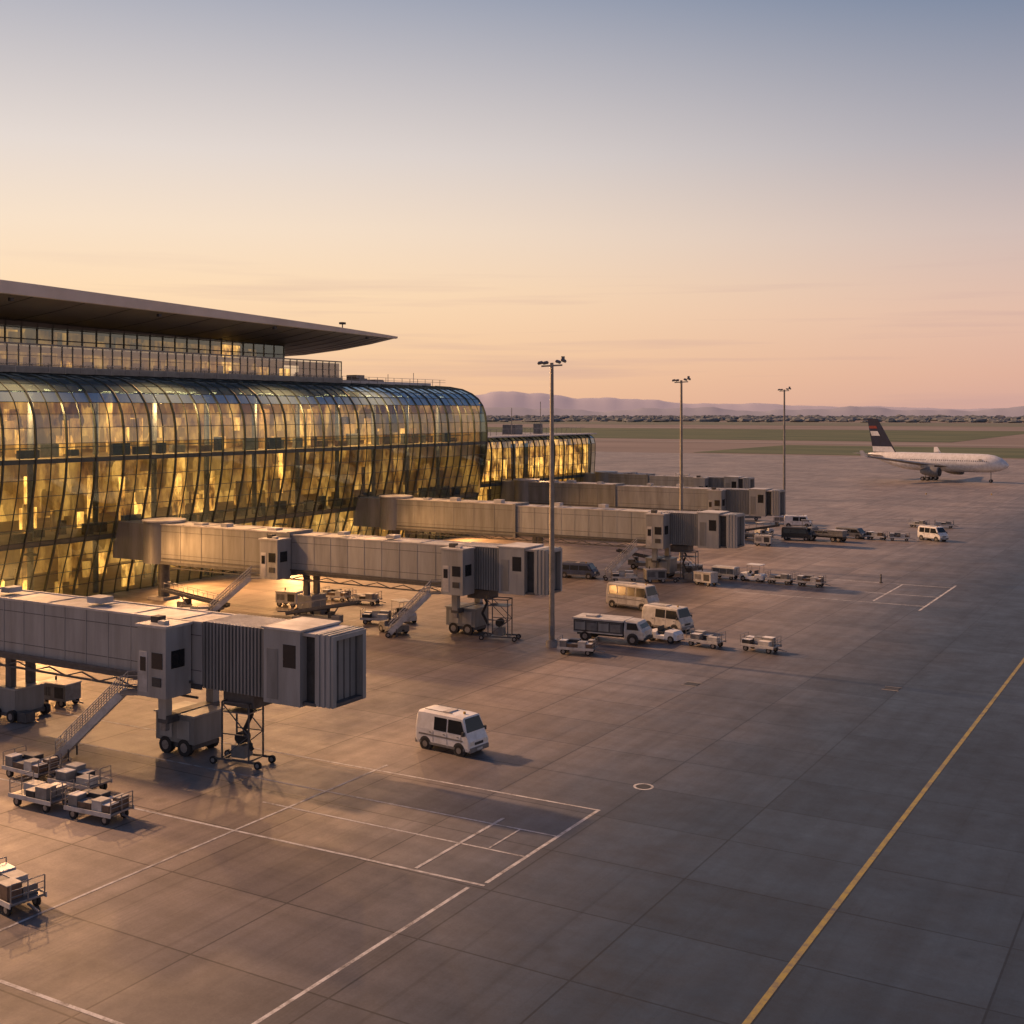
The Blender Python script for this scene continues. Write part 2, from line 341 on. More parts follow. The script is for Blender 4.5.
# interior
b=MB()
for z in (6.85,15.25): b.box(-125,-102.95 if z<10 else -101.4,Y0+.3,Y1-.6,z-.45,z,'slab')
b.box(-125,-105.5,Y0+.3,Y1-.6,22.6,22.8,'slab'); b.box(-125,-105,Y0,Y1,.01,.1,'slab')
b.build('interior_floors',parent=term)
b=MB(); b.box(-125.3,-125,Y0+.2,Y1-.2,.1,22.6,'int1')
b.box(-124.9,-105.0,Y1-.5,Y1-.3,.1,22.4,'int0'); b.box(-105.0,-102.0,Y1-.5,Y1-.3,7,21.5,'int0')
for fz,ft in((.1,6.35),(6.85,14.75),(15.25,22.5)):
    for lay in range(2):
        y=Y0+1
        while y<Y1-4:
            wd=R.uniform(.4,2.2); x=R.uniform(-121,-112) if lay else R.uniform(-112,-106.8); h=(ft-fz)*R.choice([.3,.4,.55,.7,.95])
            if lay==0: h*=.75
            dim=y>138
            b.box(x-.15,x+.15,y,y+wd,fz,fz+h,R.choice(['int0','int1','int1','int2','brown'] if dim else ['int1','int2','int2','int3','int0' if lay==0 else 'int1'])); y+=wd+R.uniform(.4,3.2 if lay else 5)
b.build('lit_interior_partitions',parent=term)
b=MB()
for i in range(14):
    y=Y0+4.2+i*8.4
    if y>Y1-2: break
    for fz,ft in((.1,6.4),(6.9,14.8),(15.3,22.5)):
        b.cyl((-106.2,y,fz),(-106.2,y,ft),.32,'grey',n=10)
for fz in(6.85,15.25):
    y=Y0+1
    while y<Y1-3:
        wd=R.uniform(.5,2.5); x=R.uniform(-106.5,-103.8); b.box(x-.3,x+.3,y,y+wd,fz+.01,fz+R.uniform(.6,1.7),R.choice(['dark','brown','grey'])); y+=wd+R.uniform(.4,2.5)
    b.box(-103.6,-103.52,Y0+.5,Y1-.7,fz+1.0,fz+1.1,'frame')
b.build('interior_columns_and_seating',parent=term)
b=MB()
for zt in(6.3,14.7,22.4):
    for i in range(28):
        y=Y0+2+i*4.1+R.uniform(-.5,.5)
        if y>Y1-3: break
        for x in (-105.5,-111,-117):
            if R.random()<.75: b.box(x-.14,x+.14,y,y+R.choice([.5,1.2,2.0]),zt-.08,zt,'stripw')
b.build('ceiling_light_fittings',parent=term)
# end wall, roof
b=MB()
b.box(-175,-125.4,Y0,Y1-.5,0,22,'spandrel')
pts=[(x,Y1,z) for x,z in prof]+[(-125,Y1,24.2),(-125,Y1,0)]
b.add(pts,[tuple(range(len(pts)))],'spandrel')
pts2=[(p[0],Y0,p[2]) for p in pts]; b.add(pts2,[tuple(reversed(range(len(pts2))))],'spandrel')
b.box(-175,-111,Y0,Y1,24.0,24.25,'roofm')
b.box(-112.2,-111.6,Y0,Y1-.3,24.25,24.75,'fascia')
for i in range(54):
    y=Y0+i*2.1; 
    if y<Y1-.5: b.beam((-108.6,y,24.2),(-108.6,y,25.2),.06,.06,'steel')
for z in(24.8,25.2): b.beam((-108.6,Y0,z),(-108.6,Y1-.5,z),.05,.05,'steel')
for k in range(8):
    y=R.uniform(142,160); x=R.uniform(-122,-113); s=R.uniform(.5,1.3); b.box(x-s,x+s,y-s,y+s,24.25,24.25+R.uniform(.6,1.5),'grey')
for y,h in((153,1.8),(160,2.2),(145,1.2)): b.cyl((-113,y,24.2),(-113,y,24.2+h),.05,'steel',n=6)
b.build('roof_and_end_walls',parent=term)
# terrace level
b=MB(); TY=137.5
b.box(-110.4,-109.9,Y0,TY,24.25,25.0,'framel')
b.box(-109.98,-109.9,Y0,TY,27.25,27.42,'framel'); b.box(-118,-110.4,Y0,TY,26.9,27.1,'soffit')
n=int((TY-Y0)/1.4)
for i in range(n+1):
    y=Y0+i*(TY-Y0)/n; b.box(-110.05,-109.92,y-.035,y+.035,25.0,27.25,'framel')
for z in(25.1,26.1): b.box(-110.0,-109.94,Y0,TY,z-.025,z+.025,'framel')
b.box(-118,-110.4,TY-.2,TY,24.25,26.9,'spandrel')
b.build('terrace_frame',parent=term)
b=MB(); b.quad((-110.02,Y0,25),(-110.02,TY,25),(-110.02,TY,27.25),(-110.02,Y0,27.25),'glassr')
b.quad((-116,Y0,27.1),(-116,132,27.1),(-116,132,30.2),(-116,Y0,31.0),'glass')
b.build('terrace_glass',parent=term)
b=MB()
for i in range(39):
    y=Y0+i*2.1; b.box(-116.12,-115.9,y-.06,y+.06,27.1,31.0-i*.02,'frame')
for z in(28.3,29.6): b.box(-116.08,-115.92,Y0,132,z-.06,z+.06,'frame')
b.box(-116.1,-115.9,Y0,132,29.7,30.3,'soffit')
b.box(-124,-116.2,131.8,132,24.3,30,'spandrel')
b.build('upper_level_frame',parent=term)
b=MB(); b.box(-121.3,-121,Y0,TY-6,24.3,30.5,'int0')
y=Y0
while y<128:
    wd=R.uniform(1,4); b.box(-119.5,-119.3,y,y+wd,24.3,R.choice([26.8,29.5]),R.choice(['int1','int2','grey','int0'])); y+=wd+R.uniform(1,4)
y=Y0
while y<TY-3:
    wd=R.uniform(.6,2.4); x=R.uniform(-114,-111.5); b.box(x-.3,x+.3,y,y+wd,25,25+R.uniform(.5,1.4),R.choice(['dark','grey','brown','int2'])); y+=wd+R.uniform(.5,4)
b.build('upper_level_lit_interior',parent=term)
# roof canopy: lofted wing
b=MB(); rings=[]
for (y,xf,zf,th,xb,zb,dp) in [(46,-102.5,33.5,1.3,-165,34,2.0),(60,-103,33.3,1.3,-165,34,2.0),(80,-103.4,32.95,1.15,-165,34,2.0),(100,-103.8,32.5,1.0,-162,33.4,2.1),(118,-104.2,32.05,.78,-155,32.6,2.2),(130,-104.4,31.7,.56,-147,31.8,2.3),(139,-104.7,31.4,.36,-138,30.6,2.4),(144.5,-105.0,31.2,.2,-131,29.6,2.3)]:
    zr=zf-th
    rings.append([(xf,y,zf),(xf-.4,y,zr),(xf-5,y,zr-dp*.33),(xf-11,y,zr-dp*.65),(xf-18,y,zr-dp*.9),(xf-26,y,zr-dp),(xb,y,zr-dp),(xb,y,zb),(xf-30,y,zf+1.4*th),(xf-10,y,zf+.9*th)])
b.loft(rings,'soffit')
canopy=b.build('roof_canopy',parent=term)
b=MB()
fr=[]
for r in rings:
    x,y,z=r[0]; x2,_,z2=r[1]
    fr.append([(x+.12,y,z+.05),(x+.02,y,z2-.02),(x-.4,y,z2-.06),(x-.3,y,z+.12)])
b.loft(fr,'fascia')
b.cyl((-107,134,31.6),(-107,134,32.7),.08,'dark',n=8); b.box(-107.3,-106.7,133.6,134.4,32.5,32.8,'dark')
for j in range(len(rings)-1):
    for f in (0,.33,.66):
        pr=[tuple(rings[j][k][c]*(1-f)+rings[j+1][k][c]*f for c in range(3)) for k in range(1,5)]
        for q in range(3): 
            a,c_=pr[q],pr[q+1]; b.beam((a[0],a[1],a[2]-.02),(c_[0],c_[1],c_[2]-.02),.05,.05,'frame')
b.build('canopy_edge_trim',parent=term)

# second (lower) concourse
con=empty('glass_concourse')
prof2=[(-106.5,0),(-106.3,2),(-106.0,4),(-105.7,6),(-105.5,7.4),(-105.45,7.9),(-105.3,10),(-105.2,12),(-105.2,13.8),(-105.5,14.9),(-106.6,15.6)]
facade(164.2,211,1.9,prof2,con,(4,),9)
b=MB(); b.box(-150,-106.7,164.2,211,15.5,15.8,'roofm'); b.box(-107.2,-105.0,164,211.3,15.62,15.85,'fascia')
b.box(-120,-106,164.5,210.6,7.45,7.85,'slab')
b.box(-150,-106.4,210.7,211,0,15.4,'spandrel')
for k in range(9):
    y=R.uniform(168,206); x=R.uniform(-130,-112); s=R.uniform(.5,1.6); b.box(x-s,x+s,y-s,y+s,15.8,15.8+R.uniform(.6,2),'grey')
for y in (176,190,201): b.cyl((-112,y,15.8),(-112,y,15.8+R.uniform(3,7)),.07,'steel',n=6)
for i in range(23):
    y=165+i*2; b.beam((-107.4,y,15.9),(-107.4,y,17),.05,.05,'steel')
b.beam((-107.4,165,17),(-107.4,211,17),.06,.06,'steel')
b.build('roof_and_slabs',parent=con)
b=MB(); b.box(-114.3,-114,164.5,210.6,.1,15.2,'int2'); b.box(-113.9,-106.6,210.3,210.6,.1,15.2,'int2')
for fz,h in((.1,7),(7.9,7)):
    y=166
    while y<207:
        wd=R.uniform(1,3); b.box(-110,-109.7,y,y+wd,fz,fz+h*R.choice([.5,.9]),R.choice(['int3','int2','brown'])); y+=wd+R.uniform(.3,2)
b.build('lit_interior',parent=con)

# terminal luminaires : fixtures + lamps
def lamp(kind,name,loc,energy,color,parent,**k):
    l=bpy.data.lights.new(name,kind); l.energy=energy; l.color=color
    o=bpy.data.objects.new(name,l); COL.objects.link(o); o.location=loc
    for a,v in k.items():
        if a!='dir': setattr(l,a,v)
    if 'dir' in k: o.rotation_euler=Vector(k['dir']).to_track_quat('-Z','Y').to_euler()
    o.parent=parent; return o
b=MB()
for i in range(5):
    y=Y0+6+i*19.5; zz=31.75-i*.25
    b.box(-104.3,-103.9,y-.2,y+.2,zz-.35,zz,'dark')  # housing box invented for the fill spot below
    lamp('SPOT','canopy_fill_spot',(-103.6,y,zz-.5),40000,(1,.50,.20),term,dir=(1,-.1,-.8),spot_size=math.radians(125),spot_blend=1,shadow_soft_size=.8)  # warm fill added to brighten the apron, not an existing fitting
for i in range(6):
    y=Y0+9+i*19
    b.box(-105.0,-103.6,y-.35,y+.35,5.3,5.5,'dark')
    lamp('SPOT','wall_floodlight',(-102.2,y,5.4),15000,(1,.46,.15),term,dir=(1,.0,-.7),spot_size=math.radians(150),spot_blend=1,shadow_soft_size=.6)
for i in range(6):
    y=Y0+10+i*18
    lamp('POINT','hall_lamp',(-104.6,y,20.4),2200,(1,.62,.28),term,shadow_soft_size=.3)
b.build('floodlight_and_fill_housings',parent=term)
lamp('SPOT','wall_floodlight',(-104.7,188,14),12000,(1,.52,.22),con,dir=(1,0,-.8),spot_size=math.radians(140),spot_blend=1,shadow_soft_size=.6)

# ---------------------------------------------------------------- jet bridges
def wheel(b,x,y,z,r,w):
    b.cyl((x,y-w/2,z),(x,y+w/2,z),r,'rubber',n=18); b.cyl((x,y-w/2-.012,z),(x,y+w/2+.012,z),r*.55,'steel',n=12)
def tunnel(b,x0,x1,z0,z1,hw,k,rib=.55,ribs=True):
    b.box(x0,x1,-hw,hw,z0,z1,k)
    b.box(x0-.02,x1+.02,-hw-.06,-hw+.15,z1-.02,z1+.10,'bridge_roof'); b.box(x0-.02,x1+.02,hw-.15,hw+.06,z1-.02,z1+.10,'bridge_roof')
    b.box(x0+.03,x1-.03,-hw+.16,hw-.16,z1,z1+.035,'bridge_roof')
    b.box(x0,x1,-hw-.07,-hw+.02,z0-.16,z0+.14,'bridge_d'); b.box(x0,x1,hw-.02,hw+.07,z0-.16,z0+.14,'bridge_d')
    n=int((x1-x0)/rib)
    for i in range(n+1):
        x=x0+(x1-x0)*i/n
        if ribs:
            b.box(x-.03,x+.03,-hw-.03,-hw,z0+.15,z1-.03,k); b.box(x-.03,x+.03,hw,hw+.03,z0+.15,z1-.03,k)
        if i%2==0:
            b.box(x-.035,x+.035,-hw+.17,hw-.17,z1+.03,z1+.09,'bridge_roof')
    for z in(z0+.9,z1-.7):
        b.box(x0,x1,-hw-.018,-hw,z-.02,z+.02,'bridge_d'); b.box(x0,x1,hw,hw+.018,z-.02,z+.02,'bridge_d')
def stair(b,px,py,zt,ang,run):
    old=b.M.copy(); b.M=old@Matrix.Translation((px,py,0))@Matrix.Rotation(ang,4,'Z')
    wy=.65
    b.box(-1.0,.5,-wy,wy,zt-.1,zt,'steel')
    ns=20
    for i in range(ns):
        f=(i+.5)/ns; b.box(-1.0-run*f-.14,-1.0-run*f+.14,-wy+.04,wy-.04,zt*(1-f)-.02,zt*(1-f)+.02,'steel')
    for y in(-wy,wy):
        b.beam((-1.0,y,zt-.05),(-1.0-run,y,.25),.07,.42,'cream')
        for hgt in(.4,.7,1.0): b.beam((-1.0,y,zt+hgt),(-1.0-run,y,.25+hgt),.045,.05,'cream')
        for i in range(13):
            f=i/12; b.beam((-1.0-run*f,y,zt*(1-f)+.25*f),(-1.0-run*f,y,zt*(1-f)+.25*f+1),.04,.04,'steel')
        b.beam((.4,y,zt),(.4,y,zt+1.05),.05,.05,'steel'); b.beam((.4,y,zt+1.05),(-1.0,y,zt+1.0),.05,.05,'steel'); b.beam((.4,y,zt+.55),(-1.0,y,zt+.5),.04,.04,'steel')
        wheel(b,-1.0-run,y,.24,.24,.14); b.beam((-1-run*.8,y,zt*.2),(-1-run*.8,y,.1),.08,.08,'bridge_d')
    b.M=old
def service_room(b,d,hw,z0,z1,ang,run):
    b.box(d-.5,d+1.75,-hw-2.0,-hw-.08,z0-.35,z1-.15,'bridge_l'); b.box(d-.6,d+1.85,-hw-2.1,-hw-.05,z1-.15,z1,'bridge_roof')
    b.box(d-.35,d+.3,-hw-2.03,-hw-2.0,z0-.1,z0+2.2,'bridge_roof'); b.box(d-.25,d+.2,-hw-2.045,-hw-2.03,z0+1.1,z0+1.9,'glassd')
    b.box(d+.65,d+1.5,-hw-2.03,-hw-2.0,z0+1.3,z0+2.2,'glassd'); b.box(d+.7,d+1.4,-hw-2.05,-hw-2.0,z0+.3,z0+.8,'dark')
    b.box(d+1.75,d+1.78,-hw-1.6,-hw-.6,z0+1.3,z0+2.3,'glassd')
    b.box(d-.1,d+.5,-hw-1.4,-hw-.8,z1,z1+.35,'dark'); b.box(d+.8,d+1.3,-hw-1.7,-hw-1.3,z1,z1+.2,'cream')
    stair(b,d-.9,-hw-1.35,z0-.3,ang,run)
def jet_bridge(Y,xl,xe,off,cols,z0=4.25,z1=8.0,extra=False):
    b=MB(); hw=1.5; Lb=xe-xl
    e=Lb
    for i in range(7):
        x=e-1.26+i*.18; k='bridge_l'; g=.0 if i%2 else .07
        b.box(x,x+.172,-hw+g,-hw+.35,z0,z1+.12-g,k); b.box(x,x+.172,hw-.35,hw-g,z0,z1+.12-g,k)
        b.box(x,x+.172,-hw+.35,hw-.35,z1-.2,z1+.12-g,k); b.box(x,x+.172,-hw+.35,hw-.35,z0,z0+.2,'bridge_d')
    b.box(e-.5,e-.44,-hw+.34,hw-.34,z0+.2,z1-.2,'bridge')
    for i in range(5): b.box(e-.44,e-.40,-hw+.45+i*.52,-hw+.50+i*.52,z0+.2,z1-.2,'bridge_d')
    b.box(e-2.1,e-1.26,-hw+.4,hw-.4,z0+.1,z1-.1,'dark')
    b.box(e-2.15,e-1.2,-hw+.05,hw-.05,z1-.08,z1+.1,'bridge_roof'); b.box(e-2.15,e-1.2,-hw+.05,hw-.05,z0-.05,z0+.12,'bridge_d')
    b.box(e-4.7,e-2.1,-hw-.15,hw+.15,z0-.15,z1+.15,'bridge_l')
    b.box(e-4.8,e-2.0,-hw-.23,hw+.23,z1+.15,z1+.26,'bridge_roof')
    b.box(e-4.45,e-3.65,-hw-.18,-hw-.15,z0+.1,z1-.9,'bridge'); b.box(e-3.3,e-2.4,-hw-.165,-hw-.15,z0+1.9,z1-.6,'glassd')
    b.box(e-9.5,e-4.7,-hw+.12,hw-.12,z0,z1+.0,'bridge')
    for i in range(18):
        x=e-9.4+i*.26; b.box(x,x+.12,-hw-.0,-hw+.13,z0+.02,z1+.04,'bridge'); b.box(x,x+.12,hw-.13,hw,z0+.02,z1+.04,'bridge')
        b.box(x,x+.12,-hw,hw,z1+.0,z1+.07,'bridge_roof')
    mid=(e-9.5)*.52
    tunnel(b,mid-1.2,e-9.5,z0+.05,z1-.08,hw-.05,'bridge_l',1.9)
    tunnel(b,2.8,mid,z0-.12,z1+.12,hw+.17,'bridge',2.9)
    b.box(mid-.35,mid+.05,-hw-.25,hw+.25,z0-.3,z1+.26,'bridge')
    for x in (6.5,mid*.5,mid-4,mid+5,(mid+e-11)/2+2):
        b.box(x,x+R.uniform(.7,1.4),-.5,.5,z1+.12,z1+R.uniform(.35,.6),'bridge_roof')
    b.box(3,e-10,-hw-.26,-hw-.19,z0+.25,z0+.4,'bridge_d')
    for x in range(4,int(e-10),3):
        b.beam((x,-hw+.2,z0-.25),(x+1.5,-hw+.2,z0-.65),.08,.08,'bridge_d'); b.beam((x+1.5,-hw+.2,z0-.65),(x+3,-hw+.2,z0-.25),.08,.08,'bridge_d')
    b.beam((4,-hw+.2,z0-.65),(e-10,-hw+.2,z0-.65),.12,.12,'bridge_d')
    b.cyl((1.6,0,z0-.3),(1.6,0,z1+.35),2.15,'bridge',n=28); b.cyl((1.6,0,z1+.35),(1.6,0,z1+.5),2.3,'bridge_roof',n=28)
    b.cyl((1.6,0,0),(1.6,0,z0-.3),.6,'bridge_d',n=16); b.box(.4,2.8,-1.2,1.2,0,.3,'concrete')
    b.box(-4.6,0.1,-hw,hw,z0-.1,z1+.1,'bridge')   # link to the building
    for cx in cols:
        b.box(cx-.9,cx+.9,-1.1,1.1,.5,2.0,'bridge'); b.box(cx-1.05,cx+1.05,-1.2,1.2,.3,.5,'bridge_d'); b.box(cx-.95,cx+.95,-1.15,1.15,2.0,2.1,'bridge_l')
        for sy in(-.75,.75):
            b.box(cx-.28,cx+.28,sy-.2,sy+.2,2.1,z0-.1,'bridge_d')
        for sx in(-.8,.8):
            for sy in(-1.25,1.25): wheel(b,cx+sx,sy,.38,.38,.3)
        b.beam((cx-1.4,-.9,.35),(cx-3.0,-1.6,.35),.12,.12,'bridge_d')
        b.box(cx+1.2,cx+2.1,-1.2,-.5,.1,.7,'bridge_d')
        if extra: service_room(b,cx-3,hw+.1,z0-.1,z1-.3,math.radians(38),4.0)
    d=e-off
    b.box(d-1.55,d+1.55,-1.15,1.15,.75,2.35,'bridge'); b.box(d-1.65,d+1.65,-1.25,1.25,2.35,2.45,'bridge_l')
    b.box(d-1.3,d+1.3,-1.0,1.0,.4,.75,'bridge_d')
    b.box(d-1.2,d-.2,-1.19,-1.15,1.0,2.1,'bridge_l'); b.box(d+.2,d+1.2,-1.19,-1.15,1.0,2.1,'bridge_l')
    for sx in(-.75,.75):
        for sy in(-1.0,1.0): wheel(b,d+sx,sy,.5,.5,.36)
    for sy in(-1.9,1.9):
        b.box(d-.3,d+.3,sy-.25,sy+.25,2.3,z1-.4,'bridge_l'); b.box(d-.2,d+.2,sy-.16,sy+.16,1.6,2.3,'steel')
    b.box(d-.4,d+.4,-2.1,2.1,2.05,2.5,'bridge_d')
    service_room(b,d,hw,z0,z1,math.radians(30),3.7)
    b.box(e-8.5,e-6.2,-.8,.8,z0-.95,z0-.15,'bridge_d')
    pts=[(e-7.2,-.3,z0-.5),(e-6.6,-.5,z0-1.3),(e-6.9,-.8,z0-2.2),(e-6.2,-.9,z0-3.2)]
    for i in range(3): b.cyl(pts[i],pts[i+1],.12,'rubber',n=8)
    return b.build('jet_bridge',(xl,Y,0),0,.02)
jet_bridge(51,-100,-40.2,12.0,[32.5])
jet_bridge(91,-98.5,-49.3,9.0,[22.0],extra=True)
jet_bridge(133,-98.5,-47.4,10.0,[24.0])
jet_bridge(177,-103,-56.5,10.2,[22.0])
jet_bridge(208,-103,-72,9.5,[])

# ---------------------------------------------------------------- masts
def mast():
    b=MB(); b.cyl((0,0,0),(0,0,.5),.5,'concrete',n=16); b.cyl((0,0,.5),(0,0,.6),.38,'steel',n=12)
    b.cyl((0,0,.6),(0,0,24.2),.25,'pole',r1=.15,n=12); b.box(-.16,.16,-.32,-.2,1,1.8,'grey')
    b.beam((-.9,0,23.9),(.9,0,24.0),.12,.14,'pole'); b.beam((0,-.6,23.7),(0,.6,23.7),.1,.1,'pole')
    for x,y,z,t in((-.95,0,24.05,-.2),(-.5,-.1,24.05,-.2),(.5,0,24.15,.3),(.95,0,24.25,.4)):
        mm=Matrix.Translation((x,y,z))@Matrix.Rotation(t,4,'Y'); old=b.M; b.M=mm
        b.loft([[(-.2,-.2,.0),(.2,-.2,.0),(.2,.2,.0),(-.2,.2,.0)],[(-.27,-.28,.14),(.27,-.28,.14),(.27,.28,.14),(-.27,.28,.14)],[(-.16,-.18,.28),(.16,-.18,.28),(.16,.18,.28),(-.16,.18,.28)]],'pole')
        b.box(-.2,.2,-.18,.18,-.03,.001,'lamphead'); b.M=old
    b.cyl((.75,0,24.3),(.95,0,24.6),.06,'steel',n=6); b.box(.8,1.1,-.12,.12,24.5,24.75,'grey')
    return b.build('floodlight_mast',(-48.6,89.2,0),math.radians(30))
mt=mast()
dup(mt,'floodlight_mast',(-60.6,147,0),math.radians(25)); dup(mt,'floodlight_mast',(-69.2,218,0),math.radians(25))

# ---------------------------------------------------------------- vehicles (front = +x)
def ring(x,zb,belt,zt,w,wt):
    belt=min(belt,zt-.12); wm=w
    return [(x,-w*.94,zb),(x,-wm,zb+.18),(x,-wm,belt),(x,-wt,zt-.10),(x,-wt+.12,zt),(x,wt-.12,zt),(x,wt,zt-.10),(x,wm,belt),(x,wm,zb+.18),(x,w*.94,zb)]
def van(name,Ln,W,H,col,nw=3,loc=(0,0,0),rz=0,short=.32,rake=.55,roofstuff=True,stripe=None,panel=0):
    b=MB(); w=W/2; wt=w*.88; zb=.32; belt=H*.54; h=Ln/2
    xs=[(-h,zb+.1,H*.9,.95),(-h+.12,zb,H-.03,1),(-h+.5,zb,H,1),(h-short-rake-.6,zb,H,1),(h-short-rake,zb,H-.03,1),(h-short,zb,belt+.10,1.1),(h-.12,zb,belt-.06,1.08),(h,zb+.06,belt-.28,1.0)]
    rings=[ring(x,z,belt,t,w*(.985 if abs(x)>h-.05 else 1),wt*k) for x,z,t,k in xs]
    b.loft(rings,col)
    A,Bb=Vector((h-short-rake,0,H-.03)),Vector((h-short,0,belt+.10)); nrm=Vector((A.z-Bb.z,0,Bb.x-A.x)).normalized()*.015
    def P(f,y): q=A+(Bb-A)*f+nrm; return (q.x,y,q.z)
    b.quad(P(.9,-wt*1.02),P(.9,wt*1.02),P(.1,wt*.84),P(.1,-wt*.84),'glassd')
    def side(s,z): 
        f=(z-belt)/((H-.10)-belt); return s*(w+(wt-w)*f+.012)
    xa=-h+.3; xb=h-short-rake-.05; seg=(xb-xa)/nw
    for s in(-1,1):
        for i in range(nw):
            a=xa+i*seg+.05; c=xa+(i+1)*seg-.05; z0=belt+.04; z1=H-.24
            q=[(a,side(s,z0),z0),(c,side(s,z0),z0),(c,side(s,z1),z1),(a,side(s,z1),z1)]
            if i==nw-1: q[1]=(c+.35,side(s,z0),z0)
            if s>0: q=q[::-1]
            if i>=panel: b.quad(*q,'glassd')
            b.box(xa+(i+1)*seg-.012,xa+(i+1)*seg+.012,s*w-.006,s*w+.006,zb+.22,belt-.02,'dark')
            b.box(xa+(i+1)*seg-.3,xa+(i+1)*seg-.14,s*w-.02,s*w+.02,belt-.16,belt-.12,'dark')
        b.box(-h+.3,h-.4,s*(w+.004)-.008,s*(w+.004)+.008,zb+.02,zb+.16,'grey')
        if stripe: b.box(-h+.25,h-.5,s*(w+.003)-.006,s*(w+.003)+.006,belt-.36,belt-.26,stripe)
        b.box(h-short-.25,h-short-.1,s*(w+.12)-.09,s*(w+.12)+.09,belt+.02,belt+.26,'dark')
        b.box(h-.06,h+.012,s*w*.72-.17,s*w*.72+.17,zb+.36,zb+.58,'headl'); b.box(-h-.012,-h+.05,s*w*.86-.08,s*w*.86+.08,zb+.5,zb+.9,'tail')
        for x in(h-.78,-h+.75):
            b.cyl((x,s*(w-.3),.36),(x,s*(w+.004),.36),.43,'dark',n=20); 
            wheel(b,x,s*(w-.1),.33,.33,.24)
    b.box(-h-.01,-h+.02,-w*.8,w*.8,belt+.06,H-.35,'glassd')
    b.box(h-.1,h+.07,-w*.95,w*.95,zb-.02,zb+.24,'grey'); b.box(-h-.07,-h+.1,-w*.95,w*.95,zb-.02,zb+.22,'grey')
    b.box(h-.02,h+.015,-w*.45,w*.45,zb+.34,zb+.5,'dark'); b.box(h+.07,h+.08,-.25,.25,zb+.04,zb+.16,'cream')
    if roofstuff:
        b.box(-.3,.15,-.45,.45,H+.0,H+.07,'cream'); b.beam((-h+.5,-wt+.2,H+.06),(h-1.5,-wt+.2,H+.06),.04,.04,'grey'); b.beam((-h+.5,wt-.2,H+.06),(h-1.5,wt-.2,H+.06),.04,.04,'grey')
        b.cyl((h-short-rake-.5,0,H),(h-short-rake-.5,0,H+.12),.08,'yellow',n=8)
    return b.build(name,loc,rz,.03)
rd=math.radians
van('service_van',4.1,1.8,2.25,'white',3,(-38.9,59.0,0),rd(-6),short=.2,rake=.38,stripe='grey',panel=1)
van('minibus',5.2,2.0,2.5,'cream',4,(-51.0,110.8,0),rd(-10),short=.15,rake=.3,stripe='grey')
van('service_van',4.4,2.0,2.2,'cream',3,(-43.2,101.5,0),rd(-12),short=.2,rake=.35,panel=1)
van('service_van',4.4,1.9,2.2,'white',3,(-37.6,193,0),rd(-30))
van('service_van',4.6,1.9,1.7,'grey',3,(-49.5,190,0),rd(-10),roofstuff=False)
van('service_van',4.6,1.9,2.0,'dark',3,(-56,183,0),rd(5),roofstuff=False)
van('service_van',4.6,1.9,1.8,'blue',3,(-66,128,0),rd(8))

def flat_truck(name,loc,rz,col='cream',load=True):
    b=MB(); 
    b.box(-3.4,3.2,-.45,.45,.55,.8,'dark')
    rings=[ring(x,.5,1.25,t,1.0,.9) for x,t in((1.7,1.95),(1.9,2.0),(2.7,1.98),(3.15,1.4),(3.35,1.2))]
    b.loft(rings,col); b.quad((3.15,-.8,1.42),(3.15,.8,1.42),(2.76,.74,1.9),(2.76,-.74,1.9),'glassd')
    for s in(-1,1):
        q=[(1.95,s*1.005,1.3),(2.85,s*1.005,1.3),(2.65,s*.93,1.84),(1.95,s*.93,1.84)]; b.quad(*(q if s<0 else q[::-1]),'glassd')
        b.box(3.33,3.37,s*.7-.15,s*.7+.15,.8,1.0,'headl')
    b.box(3.25,3.42,-1,1,.42,.66,'grey')
    b.box(-3.5,1.5,-1.1,1.1,.85,1.02,'grey')
    for s in(-1,1):
        b.box(-3.5,1.5,s*1.1-.03,s*1.1+.03,1.0,1.25,col)
        for i in range(7): b.box(-3.45+i*.81,-3.4+i*.81,s*1.12-.03,s*1.12+.03,1.25,1.6,'steel')
        b.beam((-3.5,s*1.12,1.6),(1.5,s*1.12,1.6),.05,.05,'steel')
    if load:
        b.box(-3.3,-1.0,-.95,.95,1.02,1.75,'grey'); b.box(-.8,1.25,-.9,.9,1.02,1.55,'dark'); b.box(-3.35,-.95,-1.0,1.0,1.75,1.8,'bridge_roof')
    for x in(2.3,-1.8,-2.7):
        for s in(-1,1): wheel(b,x,s*.88,.42,.42,.26)
    return b.build(name,loc,rz,.025)
